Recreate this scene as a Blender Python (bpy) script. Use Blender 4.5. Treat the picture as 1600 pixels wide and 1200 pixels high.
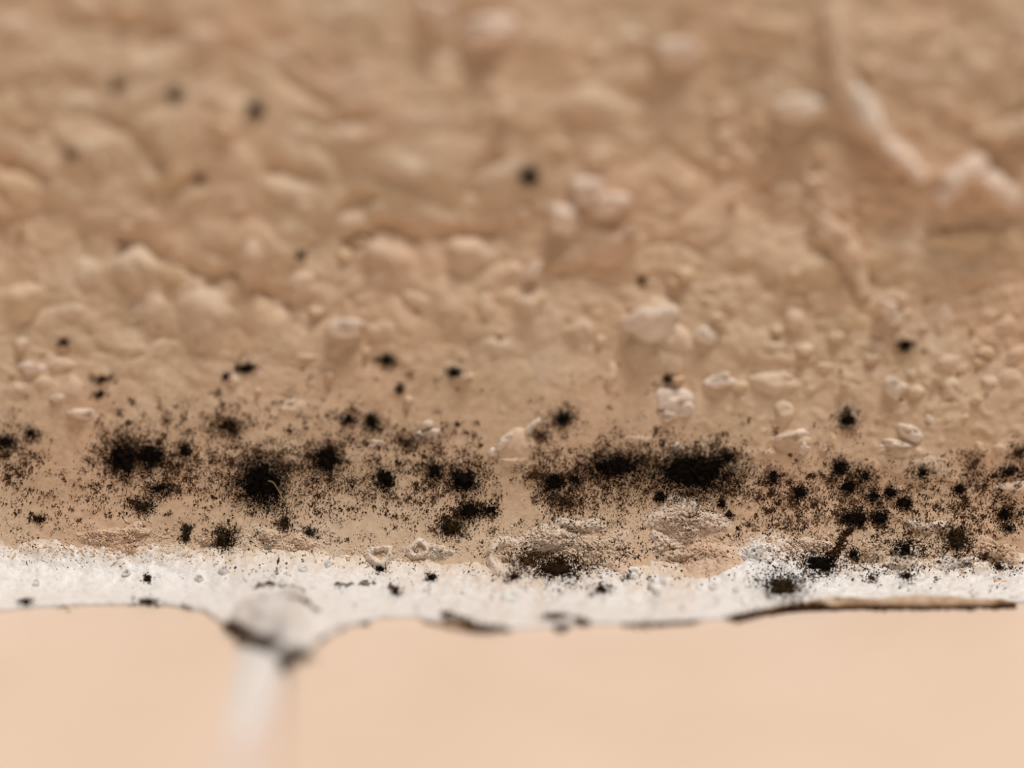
import bpy, math, random
import numpy as np
from mathutils import Vector
from mathutils.bvhtree import BVHTree

for o in list(bpy.data.objects):
    bpy.data.objects.remove(o)
SC = bpy.context.scene
COL = SC.collection
MM = 0.001                       # everything below is written in millimetres

# ------------------------------------------------------------------ camera
PITCH = math.radians(20.0)
LENS, SENSOR = 100.0, 36.0
FPX = 1600 * LENS / SENSOR
CAM = np.array([0.0, -141.75, 62.75])
RIGHT = np.array([1.0, 0, 0])
UP = np.array([0, math.sin(PITCH), math.cos(PITCH)])
FWD = np.array([0, math.cos(PITCH), -math.sin(PITCH)])
cd = bpy.data.cameras.new('camera')
cd.lens, cd.sensor_width, cd.sensor_fit = LENS, SENSOR, 'HORIZONTAL'
cd.clip_start, cd.clip_end = 0.005, 50
cd.dof.use_dof = True
cd.dof.focus_distance = 0.1532
cd.dof.aperture_fstop = 4.9
cam = bpy.data.objects.new('camera', cd)
cam.location = CAM * MM
cam.rotation_euler = (math.pi / 2 - PITCH, 0, 0)
COL.objects.link(cam)
SC.camera = cam

# ------------------------------------------------------------------ light
w = bpy.data.worlds.new('room_light')
SC.world = w
w.use_nodes = True
w.node_tree.nodes['Background'].inputs[0].default_value = (1.0, 0.93, 0.86, 1)
w.node_tree.nodes['Background'].inputs[1].default_value = 0.29
ld = bpy.data.lights.new('ceiling_lamp', 'AREA')
ld.shape, ld.size = 'DISK', 0.42
ld.energy = 42.0
ld.color = (1.0, 0.955, 0.90)
lamp = bpy.data.objects.new('ceiling_lamp', ld)
lamp.location = (0.28, -0.40, 1.40)
lamp.rotation_euler = (Vector((0, 0, 0.01)) - Vector(lamp.location)).to_track_quat('-Z', 'Y').to_euler()
COL.objects.link(lamp)
vs = SC.view_settings
vs.view_transform, vs.look, vs.gamma, vs.use_curve_mapping = 'Standard', 'None', 1.0, False
vs.exposure = -1.18

# ------------------------------------------------------------------ helpers
RNG = np.random.default_rng(11)

def _hash(ix, iy, seed):
    h = (ix.astype(np.int64) * 374761393 + iy.astype(np.int64) * 668265263 + seed * 1442695041) & 0x7fffffff
    h = ((h ^ (h >> 13)) * 1274126177) & 0x7fffffff
    return ((h ^ (h >> 16)) & 0xffff) / 65535.0

def vnoise(x, y, seed=0):
    x = np.asarray(x, float); y = np.asarray(y, float)
    ix, iy = np.floor(x), np.floor(y)
    fx, fy = x - ix, y - iy
    ux, uy = fx * fx * fx * (fx * (fx * 6 - 15) + 10), fy * fy * fy * (fy * (fy * 6 - 15) + 10)
    a, b = _hash(ix, iy, seed), _hash(ix + 1, iy, seed)
    c, d = _hash(ix, iy + 1, seed), _hash(ix + 1, iy + 1, seed)
    return (a + (b - a) * ux) * (1 - uy) + (c + (d - c) * ux) * uy - 0.5

def fbm(x, y, seed=0, octaves=4, gain=0.5):
    s, amp, f = 0, 1.0, 1.0
    x = np.asarray(x, float); y = np.asarray(y, float)
    for k in range(octaves):
        c, q = math.cos(0.65 + 1.1 * k), math.sin(0.65 + 1.1 * k)      # turned octaves hide the lattice
        s = s + amp * vnoise((x * c - y * q) * f + 17.3 * k, (x * q + y * c) * f - 9.1 * k, seed + k)
        amp *= gain; f *= 2.03
    return s

def sstep(a, b, x):
    t = np.clip((x - a) / (b - a), 0, 1)
    return t * t * (3 - 2 * t)

def rays(px, py):
    px = np.asarray(px, float); py = np.asarray(py, float)
    d = FWD + ((px - 800) / FPX)[..., None] * RIGHT - ((py - 600) / FPX)[..., None] * UP
    return d / np.linalg.norm(d, axis=-1, keepdims=True)

def floor_at(px, py, z=0.0):     # where a pixel's line of sight meets the level z
    d = rays(px, py)
    return CAM + d * ((z - CAM[2]) / d[..., 2])[..., None]

def wall_at(px, py):             # ... and the plane of the wall
    d = rays(px, py)
    return CAM + d * ((0 - CAM[1]) / d[..., 1])[..., None]

def mesh_obj(name, verts, faces, mat, parent=None, origin=None, smooth=True, kind=None, label=None):
    """verts in mm, world space; the object's origin is put at origin"""
    v = np.asarray(verts, float)
    if origin is None:
        origin = np.zeros(3)
    origin = np.asarray(origin, float)
    me = bpy.data.meshes.new(name)
    lv = ((v - origin) * MM)
    if isinstance(faces, np.ndarray):
        n, k = faces.shape
        me.vertices.add(len(lv)); me.vertices.foreach_set('co', lv.ravel())
        me.loops.add(n * k); me.loops.foreach_set('vertex_index', faces.ravel().astype(np.int32))
        me.polygons.add(n)
        me.polygons.foreach_set('loop_start', np.arange(0, n * k, k, dtype=np.int32))
        me.update(calc_edges=True)
    else:
        me.from_pydata(lv.tolist(), [], faces); me.update()
    me.validate()
    if smooth:
        me.polygons.foreach_set('use_smooth', np.ones(len(me.polygons), bool))
    me.materials.append(mat)
    o = bpy.data.objects.new(name, me)
    COL.objects.link(o)
    if parent is not None:
        o.parent = parent
        o.location = Vector(origin * MM) - parent.location
    else:
        o.location = Vector(origin * MM)
    if kind: o['kind'] = kind
    if label: o['label'] = label
    return o

def grid_faces(nr, nc, wrap=False):
    r, c = np.meshgrid(np.arange(nr - 1), np.arange(nc if wrap else nc - 1), indexing='ij')
    a = r * nc + c; b = r * nc + (c + 1) % nc
    return np.stack([a, b, b + nc, a + nc], -1).reshape(-1, 4)

# ------------------------------------------------------------------ materials
def material(name, rough=0.9, spec=0.3):
    m = bpy.data.materials.new(name); m.use_nodes = True
    nt = m.node_tree
    p = nt.nodes['Principled BSDF']
    p.inputs['Roughness'].default_value = rough
    p.inputs['Specular IOR Level'].default_value = spec
    geo = nt.nodes.new('ShaderNodeNewGeometry')
    return m, nt, p, geo.outputs['Position']

def n_noise(nt, pos, scale, detail=3, rough=0.55):
    n = nt.nodes.new('ShaderNodeTexNoise')
    n.inputs['Scale'].default_value = scale
    n.inputs['Detail'].default_value = detail
    n.inputs['Roughness'].default_value = rough
    nt.links.new(pos, n.inputs['Vector'])
    return n.outputs['Fac']

def n_ramp(nt, fac, stops):
    r = nt.nodes.new('ShaderNodeValToRGB')
    e = r.color_ramp.elements
    while len(e) < len(stops): e.new(0.5)
    for k, (p, c) in enumerate(stops):
        e[k].position = p; e[k].color = (*c, 1)
    nt.links.new(fac, r.inputs['Fac'])
    return r.outputs['Color']

def n_mix(nt, fac, a, b, mode='MIX'):
    m = nt.nodes.new('ShaderNodeMix'); m.data_type = 'RGBA'; m.blend_type = mode
    if isinstance(fac, float): m.inputs[0].default_value = fac
    else: nt.links.new(fac, m.inputs[0])
    for s, v in ((6, a), (7, b)):
        if isinstance(v, tuple): m.inputs[s].default_value = (*v, 1)
        else: nt.links.new(v, m.inputs[s])
    return m.outputs[2]

def n_bump(nt, p, h, strength, dist):
    b = nt.nodes.new('ShaderNodeBump')
    b.inputs['Strength'].default_value = strength
    b.inputs['Distance'].default_value = dist
    nt.links.new(h, b.inputs['Height']); nt.links.new(b.outputs['Normal'], p.inputs['Normal'])

def plaster_material(name, c1, c2, c3):
    m, nt, p, pos = material(name, 0.85, 0.25)
    base = n_ramp(nt, n_noise(nt, pos, 260, 4, 0.6), [(0.30, c1), (0.52, c2), (0.72, c3)])
    pink = n_ramp(nt, n_noise(nt, pos, 120, 2), [(0.42, (1, 1, 1)), (0.62, (1.0, 0.93, 0.90))])
    fine = n_ramp(nt, n_noise(nt, pos, 2600, 3, 0.6), [(0.30, (0.86, 0.84, 0.82)), (0.62, (1, 1, 1))])
    c = n_mix(nt, 1.0, n_mix(nt, 1.0, base, pink, 'MULTIPLY'), fine, 'MULTIPLY')
    nt.links.new(c, p.inputs['Base Color'])
    n_bump(nt, p, n_noise(nt, pos, 4200, 4, 0.65), 0.55, 0.00008)
    return m

M_WALL = plaster_material('tan_plaster', (0.655, 0.485, 0.335), (0.71, 0.54, 0.385), (0.75, 0.585, 0.435))
M_LUMP = plaster_material('tan_plaster_lump', (0.69, 0.53, 0.38), (0.74, 0.58, 0.435), (0.77, 0.62, 0.48))
M_PALE = plaster_material('pale_bare_plaster_lit', (0.79, 0.67, 0.56), (0.83, 0.725, 0.625), (0.87, 0.79, 0.71))  # bare plaster, whitened further to brighten the lit crests
M_YELLOW = plaster_material('yellowish_plaster', (0.69, 0.53, 0.36), (0.74, 0.575, 0.40), (0.77, 0.615, 0.44))

def sealant_material(name, film):
    m, nt, p, pos = material(name, 0.42, 0.45)
    c = n_ramp(nt, n_noise(nt, pos, 500, 4, 0.6), [(0.30, (0.82, 0.785, 0.76)), (0.6, (0.87, 0.85, 0.835))])
    fine = n_ramp(nt, n_noise(nt, pos, 3500, 3, 0.7), [(0.30, (0.86, 0.81, 0.77)), (0.52, (1, 1, 1))])
    seal = n_mix(nt, 1.0, c, fine, 'MULTIPLY')
    if film:      # how thick the smear is: thin smears let the plaster through
        att = nt.nodes.new('ShaderNodeAttribute'); att.attribute_name = 'film'
        no = nt.nodes.new('ShaderNodeMath'); no.operation = 'MULTIPLY_ADD'
        nt.links.new(n_noise(nt, pos, 2400, 5, 0.8), no.inputs[0]); no.inputs[1].default_value = 1.7
        nt.links.new(att.outputs['Fac'], no.inputs[2])
        ad = nt.nodes.new('ShaderNodeMath'); ad.operation = 'MULTIPLY'
        nt.links.new(no.outputs[0], ad.inputs[0]); ad.inputs[1].default_value = 0.5
        cover = n_ramp(nt, ad.outputs[0], [(0.50, (0, 0, 0)), (0.82, (1, 1, 1))])
        seal = n_mix(nt, cover, (0.70, 0.54, 0.395), seal)
    nt.links.new(seal, p.inputs['Base Color'])
    n_bump(nt, p, n_noise(nt, pos, 5200, 3, 0.6), 0.6, 0.00007)
    return m
M_SEAL = sealant_material('white_sealant_bead', True)
M_SEALP = sealant_material('white_sealant', False)

m, nt, p, pos = material('stained_sealant_edge', 0.6, 0.3)
c = n_ramp(nt, n_noise(nt, pos, 420, 4, 0.65), [(0.32, (0.16, 0.085, 0.04)), (0.48, (0.46, 0.31, 0.19)), (0.68, (0.72, 0.58, 0.44))])
nt.links.new(c, p.inputs['Base Color'])
n_bump(nt, p, n_noise(nt, pos, 3000, 3), 0.4, 0.00006)
M_STAIN = m

m, nt, p, pos = material('peach_ceramic', 0.5, 0.35)
c = n_ramp(nt, n_noise(nt, pos, 90, 3, 0.5), [(0.33, (0.795, 0.635, 0.505)), (0.66, (0.835, 0.68, 0.56))])
nt.links.new(c, p.inputs['Base Color'])
M_TILE = m

m, nt, p, pos = material('pinkish_grout', 0.9, 0.2)
c = n_ramp(nt, n_noise(nt, pos, 700, 4, 0.6), [(0.3, (0.72, 0.60, 0.53)), (0.65, (0.80, 0.69, 0.62))])
nt.links.new(c, p.inputs['Base Color'])
n_bump(nt, p, n_noise(nt, pos, 2500, 3), 0.5, 0.0001)
M_GROUT = m

def mould_material(name, c1, c2):
    m, nt, p, pos = material(name, 0.95, 0.12)
    c = n_ramp(nt, n_noise(nt, pos, 5000, 2), [(0.35, c1), (0.7, c2)])
    nt.links.new(c, p.inputs['Base Color'])
    return m
M_BLACK = mould_material('black_mould', (0.016, 0.0065, 0.0025), (0.085, 0.038, 0.014))
M_BROWN = mould_material('brown_mould', (0.05, 0.021, 0.007), (0.13, 0.062, 0.024))
M_OLIVE = mould_material('olive_black_mould', (0.012, 0.007, 0.002), (0.055, 0.033, 0.012))
M_CORE = mould_material('jet_black_mould', (0.0025, 0.0012, 0.0006), (0.010, 0.005, 0.002))
M_CRUST = plaster_material('crumbly_white_plaster', (0.74, 0.63, 0.52), (0.80, 0.70, 0.60), (0.84, 0.77, 0.69))
M_DARK = mould_material('dark_brown_mould', (0.012, 0.005, 0.002), (0.04, 0.018, 0.007))
CORE = {'k': M_CORE, 'b': M_DARK, 'o': None}
MAT = {'k': M_BLACK, 'b': M_BROWN, 'o': M_OLIVE}
m, nt, p, pos = material('pale_fibre', 0.6, 0.4)
p.inputs['Base Color'].default_value = (0.42, 0.30, 0.19, 1)
M_FIBRE = m

# ------------------------------------------------------------------ wall
COVE_A, COVE_B = 3.2, 5.2        # the plaster curves out into the corner

def cove(z, a=COVE_A, b=COVE_B):
    t = np.clip((b - z) / b, 0, 1)
    return a - a * np.sqrt(np.maximum(0, 1 - t * t))

GROOVES = [[(150, 185), (200, 205), (235, 240), (262, 292), (312, 282)], [(425, 266), (490, 282)], [(295, 425), (330, 432), (362, 428)], [(690, 372), (772, 369)], [(595, 356), (648, 374)], [(512, 198), (556, 184)],
           [(225, 80), (262, 55)], [(445, 128), (515, 162)], [(185, 384), (215, 380), (252, 400)], [(0, 262), (60, 285)], [(400, 458), (440, 480)], [(545, 385), (575, 375)], [(540, 330), (575, 310)],
           [(735, 300), (745, 270), (770, 250)]]

def wall_relief(x, z):
    far = sstep(7.0, 17.0, z)
    near = sstep(0.5, 2.5, z)
    right = sstep(6, 16, x)
    x0, z0 = x, z
    x, z = x + 0.9 * fbm(x / 4, z / 4, 131, 2), z + 0.9 * fbm(x / 4 + 9, z / 4, 133, 2)
    low = 0.95 * fbm(x / 9.0, z / 9.0, 3, 3)
    mid = 0.32 * fbm(x / 2.6, z / 2.1, 21, 3)
    rid = np.abs(fbm(x / 3.3 + 5, z / 2.7, 40, 2)) * 1.6
    fine = 0.15 * fbm(x / 0.75, z / 0.65, 55, 3)
    sand = np.maximum(0, fbm(x / 0.55, z / 0.5, 71, 2) - 0.05) * 0.30
    r = low * (0.20 + 0.8 * far) + mid * (0.20 + 0.75 * far) - 0.22 * np.maximum(0, 1 - rid) ** 3 * far
    r = r + fine * (0.35 + 0.65 * far) + sand * (0.25 + 0.5 * right + 0.25 * far)
    flat = np.exp(-((x - 1.0) / 12) ** 2) * (1 - sstep(9, 13, z))
    r = r * near * (1 - 0.35 * flat)
    for pts in GROOVES:
        P = wall_at(np.array([q[0] for q in pts], float), np.array([q[1] for q in pts], float))
        d = np.full(np.shape(x0), 99.0)
        for a, b in zip(P[:-1], P[1:]):
            ex, ez = b[0] - a[0], b[2] - a[2]
            t = np.clip(((x0 - a[0]) * ex + (z0 - a[2]) * ez) / (ex * ex + ez * ez), 0, 1)
            d = np.minimum(d, np.hypot(x0 - a[0] - t * ex, z0 - a[2] - t * ez))
        r = r - 0.44 * np.exp(-(d / 0.48) ** 2)
    return r

xc = np.arange(-31, 31.001, 0.105)
g = (np.linspace(0, 1, 37)[1:]) ** 2
XS = np.concatenate([(-31 - g * 270)[::-1], xc, 31 + g * 270])
th = np.linspace(math.radians(12), math.pi / 2, 62)        # angle round the cove
zc = COVE_B - COVE_B * np.cos(th)
ZS = np.concatenate([zc, np.arange(COVE_B + 0.115, 37.0, 0.115), 37 + g * 420])
ZG, XG = np.meshgrid(ZS, XS, indexing='ij')
HG = cove(ZG) + wall_relief(XG, ZG)
WV = np.stack([XG, -HG, ZG], -1).reshape(-1, 3)
WF = grid_faces(len(ZS), len(XS))
wall = mesh_obj('wall_back', WV, WF, M_WALL)
wall['kind'] = 'structure'
wall['label'] = 'rough tan plaster wall rising behind the white sealant'

# ------------------------------------------------------------------ floor: bed, tiles, grout
def box(x0, x1, y0, y1, z0, z1, bev):
    """box with rounded top edges"""
    prof = [(0, z0), (0, z1 - bev)] + [(bev * (1 - math.cos(a)), z1 - bev + bev * math.sin(a)) for a in np.linspace(0.25, math.pi / 2, 6)]
    V, F = [], []
    for ins, z in prof:
        V += [(x0 + ins, y0 + ins, z), (x1 - ins, y0 + ins, z), (x1 - ins, y1 - ins, z), (x0 + ins, y1 - ins, z)]
    for k in range(len(prof) - 1):
        for j in range(4):
            a = 4 * k + j; b = 4 * k + (j + 1) % 4
            F.append((a, b, b + 4, a + 4))
    n = 4 * (len(prof) - 1)
    F.append((n, n + 1, n + 2, n + 3)); F.append((3, 2, 1, 0))
    return V, F

JL = floor_at(352., 1120.)[0]; JR = floor_at(436., 1120.)[0]
V, F = box(-310, 310, -300, 12, -14, -1.4, 0.1)
floor = mesh_obj('floor', V, F, M_GROUT, smooth=False)
floor['kind'] = 'structure'
floor['label'] = 'tiled ledge of peach tiles in front of the wall'
for x0, x1, lab in ((JL - 200, JL, 'peach ceramic tile west of the white grout joint'), (JR, JR + 200, 'peach ceramic tile east of the white grout joint')):
    V, F = box(x0, x1, -200, 2, -1.35, 0, 0.55)
    mesh_obj('tile', V, F, M_TILE, floor, ((x0 + x1) / 2, -99, -1.35), smooth=False, label=lab)
gx = np.linspace(JL - 0.1, JR + 0.1, 14); gy = np.concatenate([np.linspace(-200, -22, 20), np.linspace(-21, 1, 90)])
GX, GY = np.meshgrid(gx, gy, indexing='xy')
tt = (GX - JL) / (JR - JL) * 2 - 1
GZ = -0.16 - 0.10 * tt ** 2 - 0.55 * sstep(0.15, 0.75, tt) + 0.10 * fbm(GX / 1.2, GY / 1.5, 5, 3)
GV = np.stack([GX, GY, GZ], -1).reshape(-1, 3)
grout = mesh_obj('grout_joint', GV, grid_faces(len(gy), len(gx)), M_GROUT, floor, ((JL + JR) / 2, -99, -0.3))

# ------------------------------------------------------------------ sealant bead
EDGE = np.array([(-400, 950), (0, 955), (60, 949), (130, 946), (210, 945), (260, 946), (320, 957), (350, 978), (372, 1000), (410, 1016), (462, 1032), (484, 1014), (515, 994), (552, 976), (600, 966), (650, 966), (690, 974), (730, 982), (780, 984),
                 (850, 981), (905, 976), (960, 976), (1040, 973), (1140, 966), (1200, 955), (1260, 948), (1350, 946), (1500, 945), (1600, 942), (2000, 948)], float)
EP = floor_at(EDGE[:, 0], EDGE[:, 1])
TOP = np.array([(-400, 852), (0, 850), (100, 856), (200, 862), (300, 866), (420, 868), (560, 876), (700, 884), (780, 890), (900, 892), (960, 884), (1010, 896), (1075, 896), (1130, 868), (1190, 848), (1240, 856), (1300, 882), (1400, 880), (1500, 884), (1600, 880), (2000, 880)], float)
# the boundary row as a height on the cove, solved on the cove's curve
_zz = np.linspace(0.05, 8, 400)
_p = np.stack([np.zeros(400), -cove(_zz), _zz], -1) - CAM
_row = 600 - FPX * (_p @ UP) / (_p @ FWD)
TZ = np.interp(-TOP[:, 1], -_row[::-1][::-1], _zz) if _row[0] > _row[-1] else None
TX = (TOP[:, 0] - 800) / FPX * 152.0

sx = np.concatenate([(-31 - g * 270)[::-1], np.arange(-31, 31.001, 0.10), 31 + g * 270])
wx = np.interp(sx, EP[:, 0], -EP[:, 1]) + 0.10 * fbm(sx / 1.1, sx * 0, 91, 3) * (np.abs(sx) < 31)
tz = np.interp(sx, TX, TZ) + 0.30 * fbm(sx / 1.4, sx * 0 + 3, 92, 4)
NS = 74
SV = np.zeros((NS, len(sx), 3))
lump = np.exp(-((sx - floor_at(435., 960.)[0]) / 1.35) ** 2)     # the thick dab where the bead meets the joint
for k in range(NS):
    f = k / (NS - 7)
    if f <= 1:
        a0 = np.arccos(np.clip(1 - (tz + 1.1) / COVE_B, -1, 1))      # start a little above the boundary
        ang = a0 * (1 - f) + 0.0 * f
        z = COVE_B * (1 - np.cos(ang)); t = 1 - z / COVE_B
        full = wx * (1 - np.sqrt(np.maximum(0, 1 - t * t)))
        near_top = COVE_A * (1 - np.sqrt(np.maximum(0, 1 - t * t)))
        bl = sstep(0.15, 0.75, f)
        h = near_top * (1 - bl) + full * bl
        h = np.minimum(h, wx)
        off = -0.14 + 0.24 * sstep(tz + 1.0, tz - 0.4, z)            # dives under the plaster above the boundary
        rel = 0.30 * fbm(sx / 1.6, f * 3.2 + sx * 0, 61, 3) + 0.17 * fbm(sx / 0.42, f * 11 + sx * 0, 64, 3)
        rel = rel * (0.35 + 0.65 * sstep(tz + 0.6, tz, z))
        off = off + rel * (0.55 + 0.35 * sstep(-12, 2, sx))
        off = off + 1.0 * lump * np.exp(-((f - 0.80) / 0.22) ** 2) * (1 + 0.9 * fbm(sx / 0.8, f * 7 + sx * 0, 66, 3))
        ny, nz = np.sin(ang), np.cos(ang)
        y = -h - off * ny
        z = z + off * nz + 0.26 * sstep(0.5, 1.0, f)
        SV[k] = np.stack([sx, y, np.maximum(z, 0.08 if f > .9 else -1)], -1)
        last = SV[k].copy()
    else:
        q = (k - (NS - 7)) / 6.0
        a = q * math.pi * 0.62
        r = np.maximum(last[:, 2], 0.1) / 1.37
        SV[k] = np.stack([sx, last[:, 1] - r * 0.8 * np.sin(a), last[:, 2] - r * (1 - np.cos(a))], -1)
SF = grid_faces(NS, len(sx))[:, ::-1]
FILM = np.clip((tz[None, :] + 0.75 - SV[:, :, 2]) / 1.7, 0, 1)
bead = mesh_obj('sealant_bead', SV.reshape(-1, 3), SF, M_SEAL, origin=(0, -2, 0))
fa = bead.data.attributes.new('film', 'FLOAT', 'POINT')
fa.data.foreach_set('value', FILM.ravel().astype(np.float32))
bead['label'] = 'white sealant bead along the corner between plaster wall and peach tiles'
bead['category'] = 'sealant'

def bvh_of(parts):
    V, F, n = [], [], 0
    for v, f in parts:
        V.append(v); F.append(np.asarray(f) + n); n += len(v)
    V = np.concatenate(V)
    fl = []
    for f in F: fl += f.tolist()
    return BVHTree.FromPolygons(V.tolist(), fl)

def crop(V, F):                  # only what the camera's neighbourhood can hit
    keep = (np.abs(V[:, 0]) < 34) & (V[:, 2] < 45)
    F = F[keep[F].all(1)]
    used = np.unique(F); m = np.zeros(len(V), int); m[used] = np.arange(len(used))
    return V[used], m[F]

FLV = np.array([(-60, -60, 0), (60, -60, 0), (60, 6, 0), (-60, 6, 0)], float); FLF = np.array([(0, 1, 2, 3)])
SOLID = [crop(WV, WF), crop(SV.reshape(-1, 3), SF), (FLV, FLF)]
BASE = bvh_of(SOLID)
CV = Vector(CAM)

def hit(tree, px, py):
    """points and normals where lines of sight meet the built surfaces"""
    D = rays(px, py)
    P = np.zeros_like(D); N = np.zeros_like(D)
    for i, d in enumerate(D):
        loc, nor, _, _ = tree.ray_cast(CV, Vector(d))
        if loc is None:
            loc = Vector(wall_at(px[i], py[i])); nor = Vector((0, -1, 0))
        if nor.dot(Vector(d)) > 0: nor = -nor
        P[i] = loc; N[i] = nor
    return P, N

# ------------------------------------------------------------------ lumps, chips and ridges of the plaster
def dome(name, px, py, rx, ry, H, mat, parent, seed, tilt=0.0, boss=2.6, sharp=1.5, rough=0.25, lean=0.25, nseg=22, nring=9, label=None, rim=0.0, shape=0.22, crumb=0.0, skew=0.0):
    """a lump growing out of the surface it sits on; px, py, rx, ry say where and how big"""
    th = np.linspace(0, 2 * math.pi, nseg, endpoint=False)
    rho = np.linspace(0, 1, nring + 1)[1:]
    R, T = np.meshgrid(rho, th, indexing='ij')
    R = np.concatenate([[1e-3], R.ravel()]); T = np.concatenate([[0], T.ravel()])
    k = 1 + shape * (vnoise(np.cos(T) * 1.3 + 7 * seed, np.sin(T) * 1.3 + 3, seed) * 2) + 0.09 * np.sin(2 * T + seed) + 0.06 * np.sin(3 * T + 2 * seed)
    ux, uy = R * k * np.cos(T) * rx, R * k * np.sin(T) * ry
    ct, st = math.cos(tilt), math.sin(tilt)
    X, Y = px + ux * ct - uy * st, py + ux * st + uy * ct
    P, N = hit(BASE, X, Y)
    n = N.mean(0); n = n / np.linalg.norm(n)
    bo = np.maximum(1.3, boss * (1 - skew * np.sin(T)))        # steep on the upper side, a long slope below
    f = np.maximum(0, 1 - R ** bo) ** (1 / sharp)
    if rim:
        f = np.exp(-((R - 0.62) / (0.22 if py < 880 else 0.15)) ** 2) - rim * np.exp(-(R / 0.4) ** 2)
    f = f * (1 + rough * 2 * fbm(ux / (0.45 * rx) + seed, uy / (0.45 * ry), seed + 5, 3))
    f = f + crumb / H * np.maximum(0, 1 - R ** 2) * np.abs(fbm(X / 4.5, Y / 4.0, seed + 9, 3)) * 2
    d = n + np.array([0, 0, lean])
    Q = P + d * (H * f)[:, None] - n * (0.10 * (R > 0.99))[:, None] - n * 0.02
    F = [(0, 1 + j, 1 + (j + 1) % nseg) for j in range(nseg)]
    for r in range(nring - 1):
        for j in range(nseg):
            a = 1 + r * nseg + j; b = 1 + r * nseg + (j + 1) % nseg
            F.append((a, a + nseg, b + nseg, b))
    o = mesh_obj(name, Q, F, mat, parent, P[0], label=label)
    tri = [t for q in F for t in ([q] if len(q) == 3 else [(q[0], q[1], q[2]), (q[0], q[2], q[3])])]
    SOLID.append((Q, np.array(tri)))
    return o

def ridge(name, pts, widths, H, mat, parent, seed, label=None, lean=0.35):
    pts = np.array(pts, float); widths = np.array(widths, float)
    n = 26; s = np.linspace(0, len(pts) - 1, n)
    cx = np.interp(s, np.arange(len(pts)), pts[:, 0]); cy = np.interp(s, np.arange(len(pts)), pts[:, 1])
    wd = np.interp(s, np.arange(len(pts)), widths)
    ker = np.array([1, 2, 3, 2, 1]) / 9.0
    cx = np.convolve(np.pad(cx, 2, 'edge'), ker, 'valid'); cy = np.convolve(np.pad(cy, 2, 'edge'), ker, 'valid')
    tx, ty = np.gradient(cx), np.gradient(cy); l = np.hypot(tx, ty); tx, ty = tx / l, ty / l
    u = np.linspace(-1, 1, 13)
    U, S = np.meshgrid(u, np.arange(n), indexing='xy')
    wv = wd[S] * (1 + 0.35 * vnoise(S * 0.4, U * 0, seed))
    X, Y = cx[S] - ty[S] * U * wv, cy[S] + tx[S] * U * wv
    P, N = hit(BASE, X.ravel(), Y.ravel())
    nn = N.mean(0); nn /= np.linalg.norm(nn)
    ends = np.sin(np.linspace(0.12, math.pi - 0.12, n)) ** 0.5
    f = (np.maximum(0, 1 - np.abs(U) ** 2.0) ** 0.8 * ends[S]).ravel() * (1 + 0.5 * fbm(X.ravel() / 16, Y.ravel() / 16, seed, 2))
    Q = P + (nn + np.array([0, 0, lean])) * (H * f)[:, None] - nn * (0.1 * (np.abs(U.ravel()) > .99) + 0.02)[:, None]
    Fq = grid_faces(n, 13)
    SOLID.append((Q, Fq))
    return mesh_obj(name, Q, Fq, mat, parent, P[len(P) // 2], label=label)

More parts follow.
